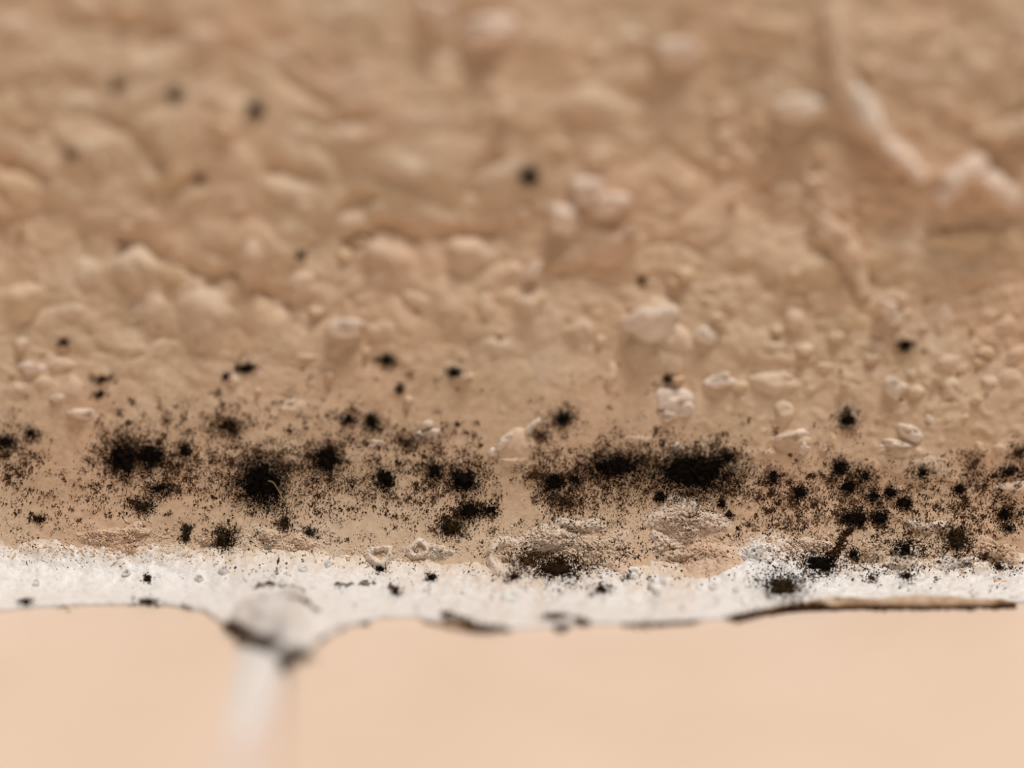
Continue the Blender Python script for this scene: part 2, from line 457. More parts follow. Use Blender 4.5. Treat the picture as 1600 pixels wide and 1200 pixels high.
#        px    py   rx  ry   H    mat  extra
LUMPS = [
    (680, 20, 24, 26, .9, 'p'), (762, 52, 44, 24, .9, 'p'), (985, 60, 20, 18, .5, 'l'), (930, 86, 22, 18, .5, 'l'), (1066, 84, 44, 20, .9, 'p'),
    (920, 168, 56, 34, .8, 'l'), (990, 218, 16, 14, .5, 'l'), (930, 250, 26, 22, .7, 'l'), (790, 275, 30, 38, .6, 'l'),
    (915, 300, 26, 18, .8, 'p'), (955, 318, 34, 18, .8, 'p'), (880, 345, 26, 32, 1.0, 'p'), (815, 332, 18, 16, .5, 'l'), (960, 388, 50, 46, 1.1, 'l'), (984, 362, 17, 15, 1.0, 'p'),
    (735, 402, 44, 34, .9, 'l'), (615, 412, 52, 40, .9, 'l'), (800, 425, 16, 14, .4, 'l'), (975, 425, 40, 24, .5, 'y'),
    (1240, 170, 40, 28, 1.0, 'p'), (1130, 176, 20, 18, .6, 'l'), (1128, 216, 24, 22, .7, 'l'), (1155, 245, 20, 22, .5, 'l'), (1480, 162, 24, 18, .6, 'l'),
    (1590, 46, 22, 22, .8, 'l'), (1205, 40, 34, 22, .6, 'y'), (1020, 40, 20, 16, .4, 'y'), (1070, 300, 20, 24, .5, 'l'), (1375, 400, 36, 24, .5, 'y'), (1500, 372, 60, 22, .5, 'y'), (1285, 425, 40, 26, .5, 'y'),
    (1220, 300, 30, 20, .4, 'l'), (1420, 120, 40, 22, .4, 'l'), (1360, 60, 30, 26, .4, 'l'), (1530, 110, 40, 24, .4, 'l'),
    (25, 295, 44, 28, .8, 'y'), (250, 285, 50, 30, .5, 'y'), (130, 14, 38, 24, .7, 'l'), (322, 62, 36, 24, .7, 'l'), (545, 22, 36, 28, .8, 'l'), (20, 48, 34, 22, .6, 'l'), (200, 20, 30, 18, .5, 'y'),
    (15, 165, 30, 22, .5, 'y'), (130, 170, 36, 22, .5, 'l'), (330, 150, 30, 16, .4, 'l'), (440, 90, 40, 26, .5, 'l'), (420, 125, 34, 18, .4, 'y'), (470, 205, 34, 20, .5, 'l'), (545, 220, 30, 24, .6, 'l'),
    (450, 300, 34, 20, .5, 'l'), (480, 330, 24, 16, .4, 'l'), (155, 345, 30, 20, .5, 'l'), (220, 340, 24, 16, .4, 'l'), (370, 325, 22, 14, .4, 'l'), (545, 350, 24, 20, .5, 'l'), (590, 295, 32, 18, .5, 'y'),
    (640, 270, 30, 20, .4, 'l'), (660, 190, 36, 26, .3, 'l'), (560, 125, 44, 26, .4, 'l'), (700, 130, 34, 20, .4, 'y'), (840, 60, 30, 20, .4, 'l'), (60, 225, 30, 18, .4, 'l'), (140, 235, 26, 18, .4, 'l'),
    (40, 468, 34, 32, 1.0, 'y'), (215, 422, 42, 36, 1.1, 'l'), (390, 412, 22, 38, 1.0, 'l'), (470, 445, 30, 26, .9, 'l'), (325, 500, 58, 44, .8, 'l'), (240, 490, 40, 30, .5, 'l'), (135, 430, 22, 26, .5, 'l'), (110, 490, 30, 16, .3, 'l'),
    (278, 430, 24, 16, .5, 'y'), (430, 470, 20, 14, .3, 'l'), (538, 514, 36, 13, .8, 'p'), (600, 520, 34, 16, .3, 'l'), (650, 470, 24, 16, .4, 'l'),
    (45, 574, 24, 10, .5, 'p'), (95, 572, 24, 15, .5, 'l'), (115, 612, 20, 24, .4, 'l'), (88, 622, 20, 6, .4, 'p'), (128, 646, 22, 8, .4, 'p'), (70, 600, 24, 16, .3, 'l'), (480, 558, 20, 6, .25, 'l'), (30, 610, 26, 18, .3, 'l'),
    (830, 424, 16, 17, .8, 'p'), (833, 476, 28, 24, .9, 'l'), (850, 535, 44, 62, .4, 'l'), (760, 482, 15, 22, .8, 'l'), (780, 520, 9, 10, .4, 'l'), (770, 545, 34, 24, .3, 'l'), (1030, 476, 30, 12, .6, 'l'),
    (1018, 506, 44, 30, 1.15, 'p'), (1045, 530, 50, 30, .8, 'l'), (1102, 526, 18, 12, .5, 'p'), (1020, 560, 46, 36, .4, 'l'), (1072, 430, 18, 16, .6, 'y'), (905, 520, 24, 24, .4, 'l'), (955, 590, 13, 22, .5, 'l'), (1055, 628, 30, 22, .4, 'p'), (1072, 640, 13, 14, .4, 'p'), (1045, 650, 12, 10, .4, 'p'),
    (665, 664, 9, 8, .4, 'p'), (672, 680, 16, 10, .4, 'p'), (655, 680, 9, 7, .3, 'p'), (590, 692, 16, 6, .25, 'p'),
    (808, 700, 34, 30, .55, 'l'), (790, 690, 22, 9, .5, 'p', -.55), (830, 668, 20, 7, .45, 'p', -.75), (806, 720, 26, 12, .4, 'l'), (770, 708, 10, 8, .3, 'p'),
    (1122, 600, 26, 10, .6, 'p'), (1132, 590, 10, 8, .5, 'p'), (1205, 602, 44, 18, .6, 'l'), (1225, 590, 22, 10, .4, 'l'), (1400, 606, 20, 18, .8, 'p'), (1486, 612, 20, 20, .7, 'l'), (1226, 650, 20, 22, .6, 'l'), (1240, 690, 34, 20, .5, 'l'), (1236, 682, 26, 8, .5, 'p', -.3), (1255, 700, 12, 10, .4, 'p'),
    (1422, 676, 18, 11, .6, 'p', .6), (1408, 706, 38, 20, .5, 'l', .25), (1400, 696, 28, 8, .4, 'p', .15), (1204, 710, 14, 10, .3, 'l'),
    (1386, 482, 15, 15, .7, 'p'), (1410, 468, 11, 10, .5, 'l'), (1398, 502, 10, 10, .5, 'p'), (1418, 490, 12, 9, .4, 'l'), (1240, 500, 22, 18, .6, 'l'), (1270, 466, 17, 10, .4, 'l'), (1148, 482, 12, 12, .4, 'l'), (1120, 495, 14, 10, .4, 'l'), (1105, 470, 10, 8, .3, 'l'),
    (1585, 556, 18, 18, .7, 'l'), (1572, 510, 22, 18, .6, 'l'), (1370, 542, 14, 14, .5, 'l'), (1475, 505, 24, 26, .5, 'l'), (1580, 592, 26, 18, .5, 'l'), (1330, 500, 32, 18, .4, 'y'), (1210, 542, 22, 10, .4, 'l'), (1290, 575, 22, 12, .4, 'y'), (1480, 566, 26, 12, .4, 'l'), (1545, 600, 16, 12, .4, 'l'), (1425, 585, 10, 9, .3, 'l'),
    (1452, 655, 7, 9, .3, 'p'), (1508, 655, 8, 9, .3, 'y'), (1330, 655, 16, 14, .2, 'l'), (1300, 690, 8, 14, .25, 'y'), (1590, 768, 44, 16, .6, 'l', -.15), (1562, 700, 14, 9, .3, 'l'), (1530, 700, 10, 12, .3, 'l'),
    (1430, 735, 60, 30, .3, 'l'), (460, 640, 22, 16, .25, 'l'), (455, 628, 14, 5, .2, 'p'), (1000, 690, 30, 10, .2, 'l'), (1060, 700, 12, 7, .2, 'p'),
]
LABEL = {(1018, 506): 'large plaster lump with its lit cap coloured white', (1066, 84): 'short bright white plaster chip', (538, 514): 'flat bright horizontal plaster chip',
         (808, 700): 'angular plaster flake among the mould', (40, 468): 'yellowish round plaster lump', (984, 362): 'small white plaster knob put in for a lit spot'}  # the small knob is a highlight set as a pale lump
MK = {'p': M_PALE, 'l': M_LUMP, 'y': M_YELLOW}
for i, L in enumerate(LUMPS):
    px, py, rx, ry, H, mk = L[:6]
    tilt = L[6] if len(L) > 6 else 0.0
    nm = 'plaster_chip' if mk == 'p' and ry < 14 else 'plaster_lump'
    dome(nm, px, py, rx, ry, H * ((1.25 if py < 560 else 0.8) if mk == 'p' else 0.60 if px > 620 or py > 400 else 0.46), MK[mk], wall, i + 1, tilt, boss=2.0 if mk != 'p' else 2.4, sharp=.75 if mk != 'p' else .95, rough=.25 if mk != 'p' else .32 if py < 560 else .5, shape=.3 if mk != 'p' else .42, lean=.25 if mk != 'p' else .4, skew=.7 if mk != 'p' else .9, label=LABEL.get((px, py)))
RIDGES = [
    ([(1296, 0), (1306, 60), (1312, 120), (1335, 165)], [20, 24, 22, 22], .9, 'l', None), ([(1318, 120), (1340, 160), (1362, 195), (1390, 230)], [16, 24, 22, 12], 1.1, 'p', 'pale raised plaster ridge'),
    ([(1372, 215), (1400, 238), (1425, 262), (1448, 284)], [12, 17, 15, 9], 1.1, 'p', None),
    ([(1466, 320), (1490, 282), (1520, 258), (1540, 258)], [12, 18, 20, 16], 1.5, 'p', 'peaked pale plaster ridge'), ([(1512, 262), (1545, 280), (1568, 300), (1588, 322)], [16, 20, 20, 12], 1.5, 'p', None),
    ([(1540, 225), (1570, 210), (1600, 196), (1625, 190)], [12, 18, 20, 16], 1.0, 'l', None), ([(1270, 352), (1310, 370), (1338, 415), (1350, 470)], [22, 26, 18, 16], .9, 'l', None),
]
for i, (pts, wd, H, mk, lab) in enumerate(RIDGES):
    ridge('plaster_ridge', pts, wd, H, MK[mk], wall, 300 + i, lab)
# small grit between the named lumps
taken = np.array([(l[0], l[1], max(l[2], l[3])) for l in LUMPS])
grit = 0; rr = random.Random(5)
while grit < 80:
    px = rr.uniform(-20, 1620) if rr.random() < .45 else rr.uniform(1040, 1610)
    py = rr.uniform(20, 640)
    if (np.hypot(taken[:, 0] - px, taken[:, 1] - py) < taken[:, 2] * 1.0).any(): continue
    r = rr.uniform(6, 15) * (1.15 if py < 350 else 0.9)
    dome('plaster_grain', px, py, r * rr.uniform(.9, 1.5), r * rr.uniform(.6, 1), rr.uniform(.25, .55), rr.choice([M_LUMP, M_LUMP, M_YELLOW, M_WALL]), wall, 500 + grit, nseg=14, nring=6, boss=2.0, sharp=.8)
    grit += 1

# ------------------------------------------------------------------ crumbly plaster and bubbles on the bead
CRUSTS = [(860, 845, 62, 26, .55, M_CRUST), (800, 868, 34, 26, .5, M_LUMP), (935, 862, 52, 34, .40, M_LUMP), (905, 822, 40, 12, .3, M_CRUST), (1072, 815, 60, 34, .55, M_CRUST), (1090, 868, 62, 28, .42, M_LUMP), (1040, 850, 26, 26, .35, M_CRUST),
          (1358, 862, 26, 16, .4, M_LUMP), (1415, 868, 32, 20, .35, M_CRUST), (1180, 862, 46, 16, .25, M_SEALP), (1262, 850, 30, 14, .25, M_CRUST), (420, 838, 22, 16, .3, M_LUMP), (215, 832, 26, 18, .3, M_LUMP), (205, 856, 14, 9, .25, M_LUMP), (330, 842, 24, 10, .25, M_LUMP),
          (160, 835, 40, 14, .2, M_LUMP), (470, 850, 30, 14, .2, M_LUMP), (1560, 862, 30, 22, .35, M_LUMP), (1450, 822, 30, 10, .3, M_CRUST), (1500, 880, 34, 12, .25, M_SEALP), (690, 862, 26, 12, .3, M_CRUST)]
for i, (px, py, rx, ry, H, mt) in enumerate(CRUSTS):
    dome('plaster_crust', px, py, rx, ry, H * .8, mt, wall, 700 + i, rough=0.35, nseg=96, nring=28, boss=2.0, sharp=.6, lean=.1, shape=.6, crumb=.22)
BUBBLES = [(594, 868, 24, 20, .40), (655, 858, 20, 18, .36), (786, 870, 34, 30, .45), (1030, 920, 24, 15, .26), (990, 898, 13, 9, .2), (350, 893, 10, 7, .18), (312, 905, 9, 5, .15), (57, 912, 7, 6, .14), (668, 921, 8, 7, .2), (512, 882, 8, 6, .16), (1150, 922, 8, 6, .15), (1115, 918, 9, 7, .15), (800, 935, 18, 10, .2), (475, 890, 9, 6, .15), (197, 896, 8, 6, .15)]
for i, (px, py, rx, ry, H) in enumerate(BUBBLES):
    dome('air_bubble', px, py, rx, ry, H * (1.9 if py > 880 else 1.0), M_SEALP if py > 880 else M_PALE, bead, 800 + i, rim=0.25 if py < 880 else 0.9, rough=.3, nseg=26, nring=10, lean=0, shape=.18)

# the stained lip that peels off the tile, and the stained dab over the joint
def lip(pts, rad, seed, label):
    pts = np.array(pts, float); n = 90
    s = np.linspace(0, len(pts) - 1, n); i = np.arange(len(pts))
    X = np.interp(s, i, pts[:, 0]); Y = np.interp(s, i, pts[:, 1]); R = np.interp(s, i, rad)
    R = R * (1 + 0.5 * fbm(s * 1.3, s * 0, seed, 3))
    P = floor_at(X, Y)
    k = 12; a = np.linspace(0, 2 * math.pi, k, endpoint=False)
    V = np.zeros((n, k, 3))
    for j in range(k):
        V[:, j, 0] = P[:, 0]
        V[:, j, 1] = P[:, 1] + R * 1.2 * np.cos(a[j]) - 0.16
        V[:, j, 2] = 0.05 + R * (1 + 1.0 * np.sin(a[j]))
    V[..., 2] += 0.08 * fbm(V[..., 0] / .5, V[..., 1] / .4, seed + 3, 3)
    F = [tuple(q) for q in grid_faces(n, k, True).tolist()]
    F.append(tuple(range(k))[::-1]); F.append(tuple((n - 1) * k + j for j in range(k)))
    mesh_obj('peeling_lip', V.reshape(-1, 3), F, M_STAIN, bead, P[n // 2], label=label)
    SOLID.append((V.reshape(-1, 3), grid_faces(n, k, True)))
lip([(1150, 966), (1200, 956), (1270, 949), (1350, 947), (1450, 947), (1540, 946), (1588, 943)], [.05, .14, .20, .23, .25, .22, .05], 5, 'brown stained lip peeling off the tile')
lip([(660, 972), (700, 980), (740, 986), (770, 987)], [.04, .12, .14, .05], 8, 'small brown stained lip')
dome('sealant_dab', 438, 958, 62, 44, .6, M_SEALP, bead, 901, crumb=.2, rough=.7, nseg=40, nring=14, boss=2.2, sharp=1.5, lean=.1, shape=.3, label='beige crusty dab over the grout joint')

# white sealant pressed down into the joint in front of the dab
def tongue():
    A = floor_at(372., 1000.); n, k = 44, 13
    y0, y1 = floor_at(372., 1000.)[1] + 1.0, floor_at(372., 1150.)[1]
    V = np.zeros((n, k, 3))
    for i in range(n):
        f = i / (n - 1.0)
        half = (JR - JL) * 0.40 * (1 - f ** 4) ** .5 + .02
        cx = JL + (JR - JL) * 0.40
        u = np.linspace(-1, 1, k)
        V[i, :, 0] = cx + u * half; V[i, :, 1] = y0 + (y1 - y0) * f
        V[i, :, 2] = -0.22 + 0.34 * (1 - u * u) * (1 - f ** 5)
    V[..., 2] += 0.06 * fbm(V[..., 0] / .6, V[..., 1] / .6, 77, 3)
    mesh_obj('sealant_tongue', V.reshape(-1, 3), grid_faces(n, k), M_SEALP, bead, V[n // 2, k // 2])
tongue()

# crumbs: far too many and too small to pick apart
OCT_V = np.array([(1, 0, 0), (-1, 0, 0), (0, 1, 0), (0, -1, 0), (0, 0, 1), (0, 0, -1)], float)
OCT_F = np.array([(0, 2, 4), (2, 1, 4), (1, 3, 4), (3, 0, 4), (2, 0, 5), (1, 2, 5), (3, 1, 5), (0, 3, 5)])

# ------------------------------------------------------------------ mould
ALL = bvh_of([(v, f) for v, f in SOLID])

def grains(X, Y, size, lift=0.0, fuzz=0.2):
    """tiny spore clumps sitting on whatever the surface is there"""
    P, N = hit(ALL, X, Y)
    n = len(P)
    size = np.broadcast_to(size, n) * RNG.lognormal(0, 0.35, n)
    A = RNG.normal(size=(n, 3)); A -= (A * N).sum(1)[:, None] * N; A /= np.linalg.norm(A, axis=1)[:, None]
    B = np.cross(N, A)
    el = np.where(RNG.random(n) < fuzz, RNG.uniform(1.6, 3.2, n), RNG.uniform(.8, 1.4, n))
    sa, sb, sn = size * el, size * RNG.uniform(.6, 1.1, n) / np.sqrt(el), size * RNG.uniform(.5, 1.0, n)
    C = P + N * (np.broadcast_to(lift, n) * RNG.uniform(0, 1, n) + 0.25 * sn)[:, None]
    V = C[:, None] + OCT_V[None, :, 0:1] * (A * sa[:, None])[:, None] + OCT_V[None, :, 1:2] * (B * sb[:, None])[:, None] + OCT_V[None, :, 2:3] * (N * sn[:, None])[:, None]
    F = (OCT_F[None] + (np.arange(n) * 6)[:, None, None]).reshape(-1, 3)
    return V.reshape(-1, 3), F

def crumbs(n, boxes, mat, size, seed):
    rg = np.random.default_rng(seed); X, Y = [], []
    for (cx, cy, rx, ry, k) in boxes:
        X.append(cx + rg.normal(0, rx, int(n * k))); Y.append(cy + rg.normal(0, ry, int(n * k)))
    V, F = grains(np.concatenate(X), np.concatenate(Y), size, 0.0, .2)
    mesh_obj('plaster_crumbs', V, F, mat, wall, V.mean(0), kind='stuff')
CB = [(860, 842, 38, 12, 1), (930, 852, 34, 16, .8), (1072, 810, 34, 16, 1.2), (1085, 862, 36, 14, .8), (800, 862, 22, 14, .5), (1400, 862, 60, 12, .7), (1250, 855, 50, 10, .6), (420, 842, 60, 12, .5), (200, 838, 70, 10, .5), (620, 862, 60, 10, .6), (150, 862, 130, 9, .7), (1500, 868, 70, 12, .6)]
crumbs(520, CB, M_CRUST, .045, 31)
crumbs(260, CB, M_LUMP, .060, 32)

def mat_patch(px, py, rx, ry, seed, H):
    """the felted heart of a colony: an irregular low cushion on the surface"""
    nseg, nring = 40, 8
    th = np.linspace(0, 2 * math.pi, nseg, endpoint=False)
    R, T = np.meshgrid(np.linspace(0, 1, nring + 1)[1:], th, indexing='ij')
    R = np.concatenate([[1e-3], R.ravel()]); T = np.concatenate([[0], T.ravel()])
    k = 1 + 0.75 * vnoise(np.cos(T) * 1.4 + seed * 3.1, np.sin(T) * 1.4, seed) + 0.8 * vnoise(np.cos(T) * 5 + seed, np.sin(T) * 5, seed + 2) + 0.5 * vnoise(np.cos(T) * 12, np.sin(T) * 12 + seed, seed + 4)
    X, Y = px + R * k * np.cos(T) * rx, py + R * k * np.sin(T) * ry
    P, N = hit(ALL, X, Y); n = N.mean(0); n /= np.linalg.norm(n)
    f = np.sqrt(np.maximum(0, 1 - R ** 2)) * (1 + 1.3 * fbm(X / 5, Y / 5, seed, 2))
    Q = P + n * (H * f + 0.012 - 0.05 * (R > .99))[:, None]
    F = [(0, 1 + j, 1 + (j + 1) % nseg) for j in range(nseg)]
    for r in range(nring - 1):
        for j in range(nseg):
            a = 1 + r * nseg + j; b = 1 + r * nseg + (j + 1) % nseg
            F.append((a, a + nseg, b + nseg, b))
    return Q, F, P[0]

GRP_A, GRP_B, GRP_C = 'mould colonies along the foot of the wall', 'lone mould spots higher on the wall', 'mould patches on the white sealant'
# px, py, rx, ry, core (0 = loose), halo, colour, group, label
COLONIES = [
    (192, 716, 21, 23, 1, 2.6, 'k', GRP_A, 'jet black mould blot, western of two twin blots'),
    (233, 712, 24, 16, 1, 2.4, 'k', GRP_A, 'jet black mould blot, eastern of two twin blots'),
    (408, 752, 34, 34, 1, 2.2, 'k', GRP_A, 'big round black mould blot under a pale hair'),
    (512, 718, 20, 20, 1, 2.4, 'k', GRP_A, 'round black mould blot up and east of the hair-crossed blot'),
    (1084, 736, 56, 29, 1, 1.9, 'k', GRP_A, 'largest jet black mould blot, wide and dense'),
    (962, 728, 42, 20, .8, 2.0, 'k', GRP_A, 'ragged wide black mould blot just west of the largest blot'),
    (865, 754, 15, 14, 1, 2.2, 'k', GRP_A, 'round black mould blot below and east of the angular flake'),
    (898, 750, 9, 9, .8, 2.4, 'k', GRP_A, 'small black mould dot beside the blot below the angular flake'),
    (725, 750, 20, 17, 1, 2.3, 'k', GRP_A, 'round black mould blot southwest of the angular plaster flake'),
    (680, 736, 13, 13, .7, 2.4, 'k', GRP_A, 'loose black mould tuft west of the blot near the flake'),
    (733, 798, 16, 13, .9, 2.3, 'k', GRP_A, 'black mould blot in the middle of a three-blot column'),
    (706, 824, 17, 13, 1, 2.0, 'o', GRP_A, 'olive black mould blot just above the two bubble rings'),
    (766, 796, 13, 9, .6, 2.2, 'k', GRP_A, 'loose mould tuft at the bare gap between the mould fields'),
    (602, 748, 15, 15, 1, 2.2, 'k', GRP_A, 'small round black mould blot centred in its speckled field'),
    (580, 658, 10, 10, 1, 2.4, 'k', GRP_A, 'black mould dot on the upper rim of the speckled field'),
    (545, 655, 13, 9, .6, 2.4, 'k', GRP_A, 'loose mould tuft beside the dot on the upper rim'),
    (636, 690, 14, 9, .5, 2.5, 'k', GRP_A, 'loose brown black mould tuft beside tiny white plaster beads'),
    (360, 666, 17, 14, .6, 2.4, 'b', GRP_A, 'brown loose mould tuft above the hair-crossed blot'),
    (288, 704, 9, 10, .8, 2.4, 'k', GRP_A, 'small mould dot just east of the twin blots'),
    (250, 762, 17, 8, .6, 2.4, 'k', GRP_A, 'flat mould smear below the twin blots'),
    (224, 791, 15, 10, .8, 2.0, 'o', GRP_A, 'olive mould patch well below the twin blots'),
    (350, 841, 16, 14, 1, 2.0, 'o', GRP_A, 'olive black mould blot at the top of the white sealant'),
    (445, 818, 8, 8, 1, 1.8, 'o', GRP_A, 'small olive mould dot under the hair-crossed blot'),
    (292, 824, 8, 6, .8, 1.8, 'o', GRP_A, 'upper of two small olive dots beside the olive blot'),
    (291, 839, 7, 8, .8, 1.8, 'o', GRP_A, 'lower of two small olive dots beside the olive blot'),
    (484, 832, 11, 7, .5, 2.0, 'o', GRP_A, 'faint olive mould smear southeast of the hair-crossed blot'),
    (60, 810, 11, 6, .7, 2.0, 'b', GRP_A, 'small brown mould smear low at the western end'),
    (8, 690, 12, 10, .9, 2.2, 'k', GRP_A, 'black mould tuft cut by the western picture edge'),
    (48, 676, 9, 8, .6, 2.6, 'k', GRP_A, 'loose mould dots just inside the western edge'),
    (880, 654, 14, 11, .85, 2.4, 'k', GRP_A, 'black mould tuft up and east of the angular flake'),
    (846, 680, 9, 8, .5, 2.4, 'b', GRP_A, 'brown mould tuft touching the angular flake'),
    (880, 786, 24, 14, .4, 2.0, 'k', GRP_A, 'loose speckled mould field above the crumbly crust'),
    (1032, 776, 9, 8, 1, 2.0, 'k', GRP_A, 'small black mould dot beneath the largest blot'),
    (834, 740, 15, 10, .3, 2.4, 'b', GRP_A, 'faint brown mould haze below the angular flake'),
    (1136, 712, 11, 10, .6, 2.2, 'k', GRP_A, 'loose mould tuft at the upper east corner of the largest blot'),
    (1208, 745, 10, 10, .6, 2.4, 'k', GRP_A, 'brown black mould tuft under a white plaster crest'),
    (1250, 769, 10, 9, 1, 2.2, 'k', GRP_A, 'small black mould dot alone on an olive speckled slope'),
    (1312, 730, 12, 12, .9, 2.4, 'k', GRP_A, 'black mould tuft topping the eastern cluster'),
    (1352, 744, 13, 13, .6, 2.2, 'k', GRP_A, 'loose mould tuft west of the broad pale chip'),
    (1325, 760, 11, 9, 1, 2.0, 'k', GRP_A, 'round black mould dot below the tuft topping the cluster'),
    (1366, 776, 9, 7, .8, 2.0, 'k', GRP_A, 'small mould dot in the middle of the eastern cluster'),
    (1392, 769, 9, 8, 1, 2.2, 'k', GRP_A, 'black mould dot just under the broad pale chip'),
    (1412, 786, 11, 9, 1, 2.2, 'k', GRP_A, 'easternmost black mould dot of the eastern cluster'),
    (1335, 810, 18, 12, 1, 2.0, 'k', GRP_A, 'dense black mould blot at the head of a thin trail'),
    (1375, 810, 12, 10, 1, 2.0, 'k', GRP_A, 'round black mould blot beside the blot with the trail'),
    (1495, 843, 17, 17, 1, 2.6, 'o', GRP_A, 'fuzzy olive black mould blot low near the eastern end'),
    (1571, 803, 10, 9, .9, 2.4, 'k', GRP_A, 'upper of two mould dots near the eastern edge'),
    (1576, 826, 10, 7, .6, 2.2, 'k', GRP_A, 'lower of two mould dots near the eastern edge'),
    (1443, 738, 10, 9, .6, 2.4, 'k', GRP_A, 'faint mould tuft east of the broad pale chip'),
    (1500, 764, 8, 7, 1, 2.0, 'k', GRP_A, 'tiny black mould dot north of the fuzzy olive blot'),
    (1522, 722, 15, 10, .35, 2.4, 'b', GRP_A, 'brown mould haze high near the eastern end'),
    (1576, 738, 14, 9, .6, 2.2, 'k', GRP_A, 'ragged mould tuft above the pale chip at the eastern edge'),
    (1592, 708, 9, 13, .5, 2.2, 'k', GRP_A, 'mould tuft cut by the eastern picture edge'),
    (1128, 787, 6, 6, 1, 1.6, 'k', GRP_A, 'upper of two tiny dots over the crumbly mound'),
    (1139, 803, 6, 6, .9, 1.6, 'b', GRP_A, 'lower of two tiny dots over the crumbly mound'),
    (1325, 655, 12, 13, 1, 2.4, 'k', GRP_B, 'fuzzy black mould spot alone above the eastern cluster'),
    (1414, 540, 11, 9, .9, 1.9, 'k', GRP_B, 'small dark mould spot below a cluster of white grains'),
    (826, 275, 13, 12, 1, 1.4, 'k', GRP_B, 'darkest blurred mould spot high on the wall'),
    (398, 172, 12, 11, .9, 1.4, 'b', GRP_B, 'dark blurred mould spot, lowest of three in a row'),
    (275, 148, 11, 8, .7, 1.4, 'b', GRP_B, 'blurred brown mould spot, middle of three in a row'),
    (183, 133, 10, 9, .45, 1.4, 'b', GRP_B, 'faint blurred brown spot, westernmost of three in a row'),
    (109, 241, 8, 8, .5, 1.4, 'b', GRP_B, 'faint brown spot alone in the upper west'),
    (313, 279, 8, 7, .5, 1.4, 'b', GRP_B, 'faint brown spot at the end of a shallow crease'),
    (470, 398, 7, 6, .6, 1.4, 'b', GRP_B, 'faint brown spot above a pale rounded lump'),
    (100, 535, 7, 5, .9, 1.5, 'b', GRP_B, 'tiny dark spot below the yellowish lump'),
    (385, 575, 14, 7, .9, 1.7, 'k', GRP_B, 'dark wing-shaped mould spot above the brown tuft'),
    (354, 588, 6, 5, .8, 1.5, 'k', GRP_B, 'tiny dot beside the wing-shaped spot'),
    (605, 562, 12, 8, 1, 1.9, 'k', GRP_B, 'dark mould spot below the flat white chip'),
    (709, 582, 11, 7, 1, 1.6, 'k', GRP_B, 'dark mould spot southeast of the spot below the chip'),
    (625, 607, 6, 6, .8, 1.6, 'k', GRP_B, 'tiny dot below the two dark midwall spots'),
    (1045, 592, 8, 6, .8, 1.6, 'b', GRP_B, 'brown dot under the large white-capped lump'),
    (160, 592, 11, 5, .7, 1.8, 'k', GRP_B, 'pair of joined dark dots above the twin blots'),
    (155, 615, 9, 5, .6, 1.8, 'b', GRP_B, 'brown smear under the joined dark dots'),
    (1005, 437, 8, 6, .35, 1.5, 'b', GRP_B, 'very faint brown spot above the large white-capped lump'),
    (872, 889, 34, 17, .8, 1.8, 'b', GRP_C, 'largest dark speckled mould patch on the sealant'),
    (824, 878, 20, 16, .5, 2.0, 'b', GRP_C, 'brown speckles between big bubble ring and largest sealant patch'),
    (803, 902, 12, 6, .6, 1.7, 'b', GRP_C, 'brown mould smear beneath the big bubble ring'),
    (674, 903, 7, 6, .9, 1.5, 'k', GRP_C, 'small black dot alone on the sealant under bubbles'),
    (230, 905, 6, 6, 1, 1.2, 'b', GRP_C, 'single brown dot on clean western sealant'),
    (594, 889, 8, 5, .8, 1.5, 'k', GRP_C, 'black dot at the lower rim of a bubble ring'),
    (618, 926, 8, 7, .6, 1.7, 'b', GRP_C, 'brown smear at the end of a dark crease'),
    (940, 922, 14, 6, .7, 1.5, 'b', GRP_C, 'brown smear between two bubble rings low on sealant'),
    (1284, 880, 27, 14, .9, 1.9, 'k', GRP_C, 'dense black patch at the foot of the thin trail'),
    (1222, 918, 34, 17, .75, 1.7, 'o', GRP_C, 'blurred olive patch at the head of the peeling lip'),
    (1415, 858, 22, 14, .55, 1.7, 'k', GRP_C, 'black speckled patch on a small crust'),
    (1335, 866, 8, 8, .8, 1.8, 'k', GRP_C, 'black dot just east of the thin trail'),
    (1418, 900, 9, 9, .6, 1.6, 'b', GRP_C, 'brown dot on the sealant above the peeling lip'),
    (1562, 886, 9, 6, .6, 1.8, 'b', GRP_C, 'small smear on the sealant near the eastern edge'),
    (1540, 868, 9, 6, .5, 1.8, 'b', GRP_C, 'loose speckles on the sealant east of the olive blot'),
    (1362, 904, 8, 5, .5, 1.8, 'b', GRP_C, 'loose brown specks on the sealant over the lip'),
    (40, 941, 13, 4, .8, 1.4, 'b', GRP_C, 'dark stain on the sealant edge, far west'),
    (230, 940, 16, 4, .9, 1.4, 'b', GRP_C, 'dark arched stain on the sealant edge west of the dab'),
    (375, 987, 13, 7, 1, 1.3, 'b', GRP_C, 'westernmost dark stain on the dab front'),
    (420, 1004, 20, 8, 1, 1.4, 'b', GRP_C, 'middle dark stain on the dab front'),
    (464, 1024, 18, 9, 1, 1.4, 'b', GRP_C, 'lowest dark stain at the tip of the dab'),
]
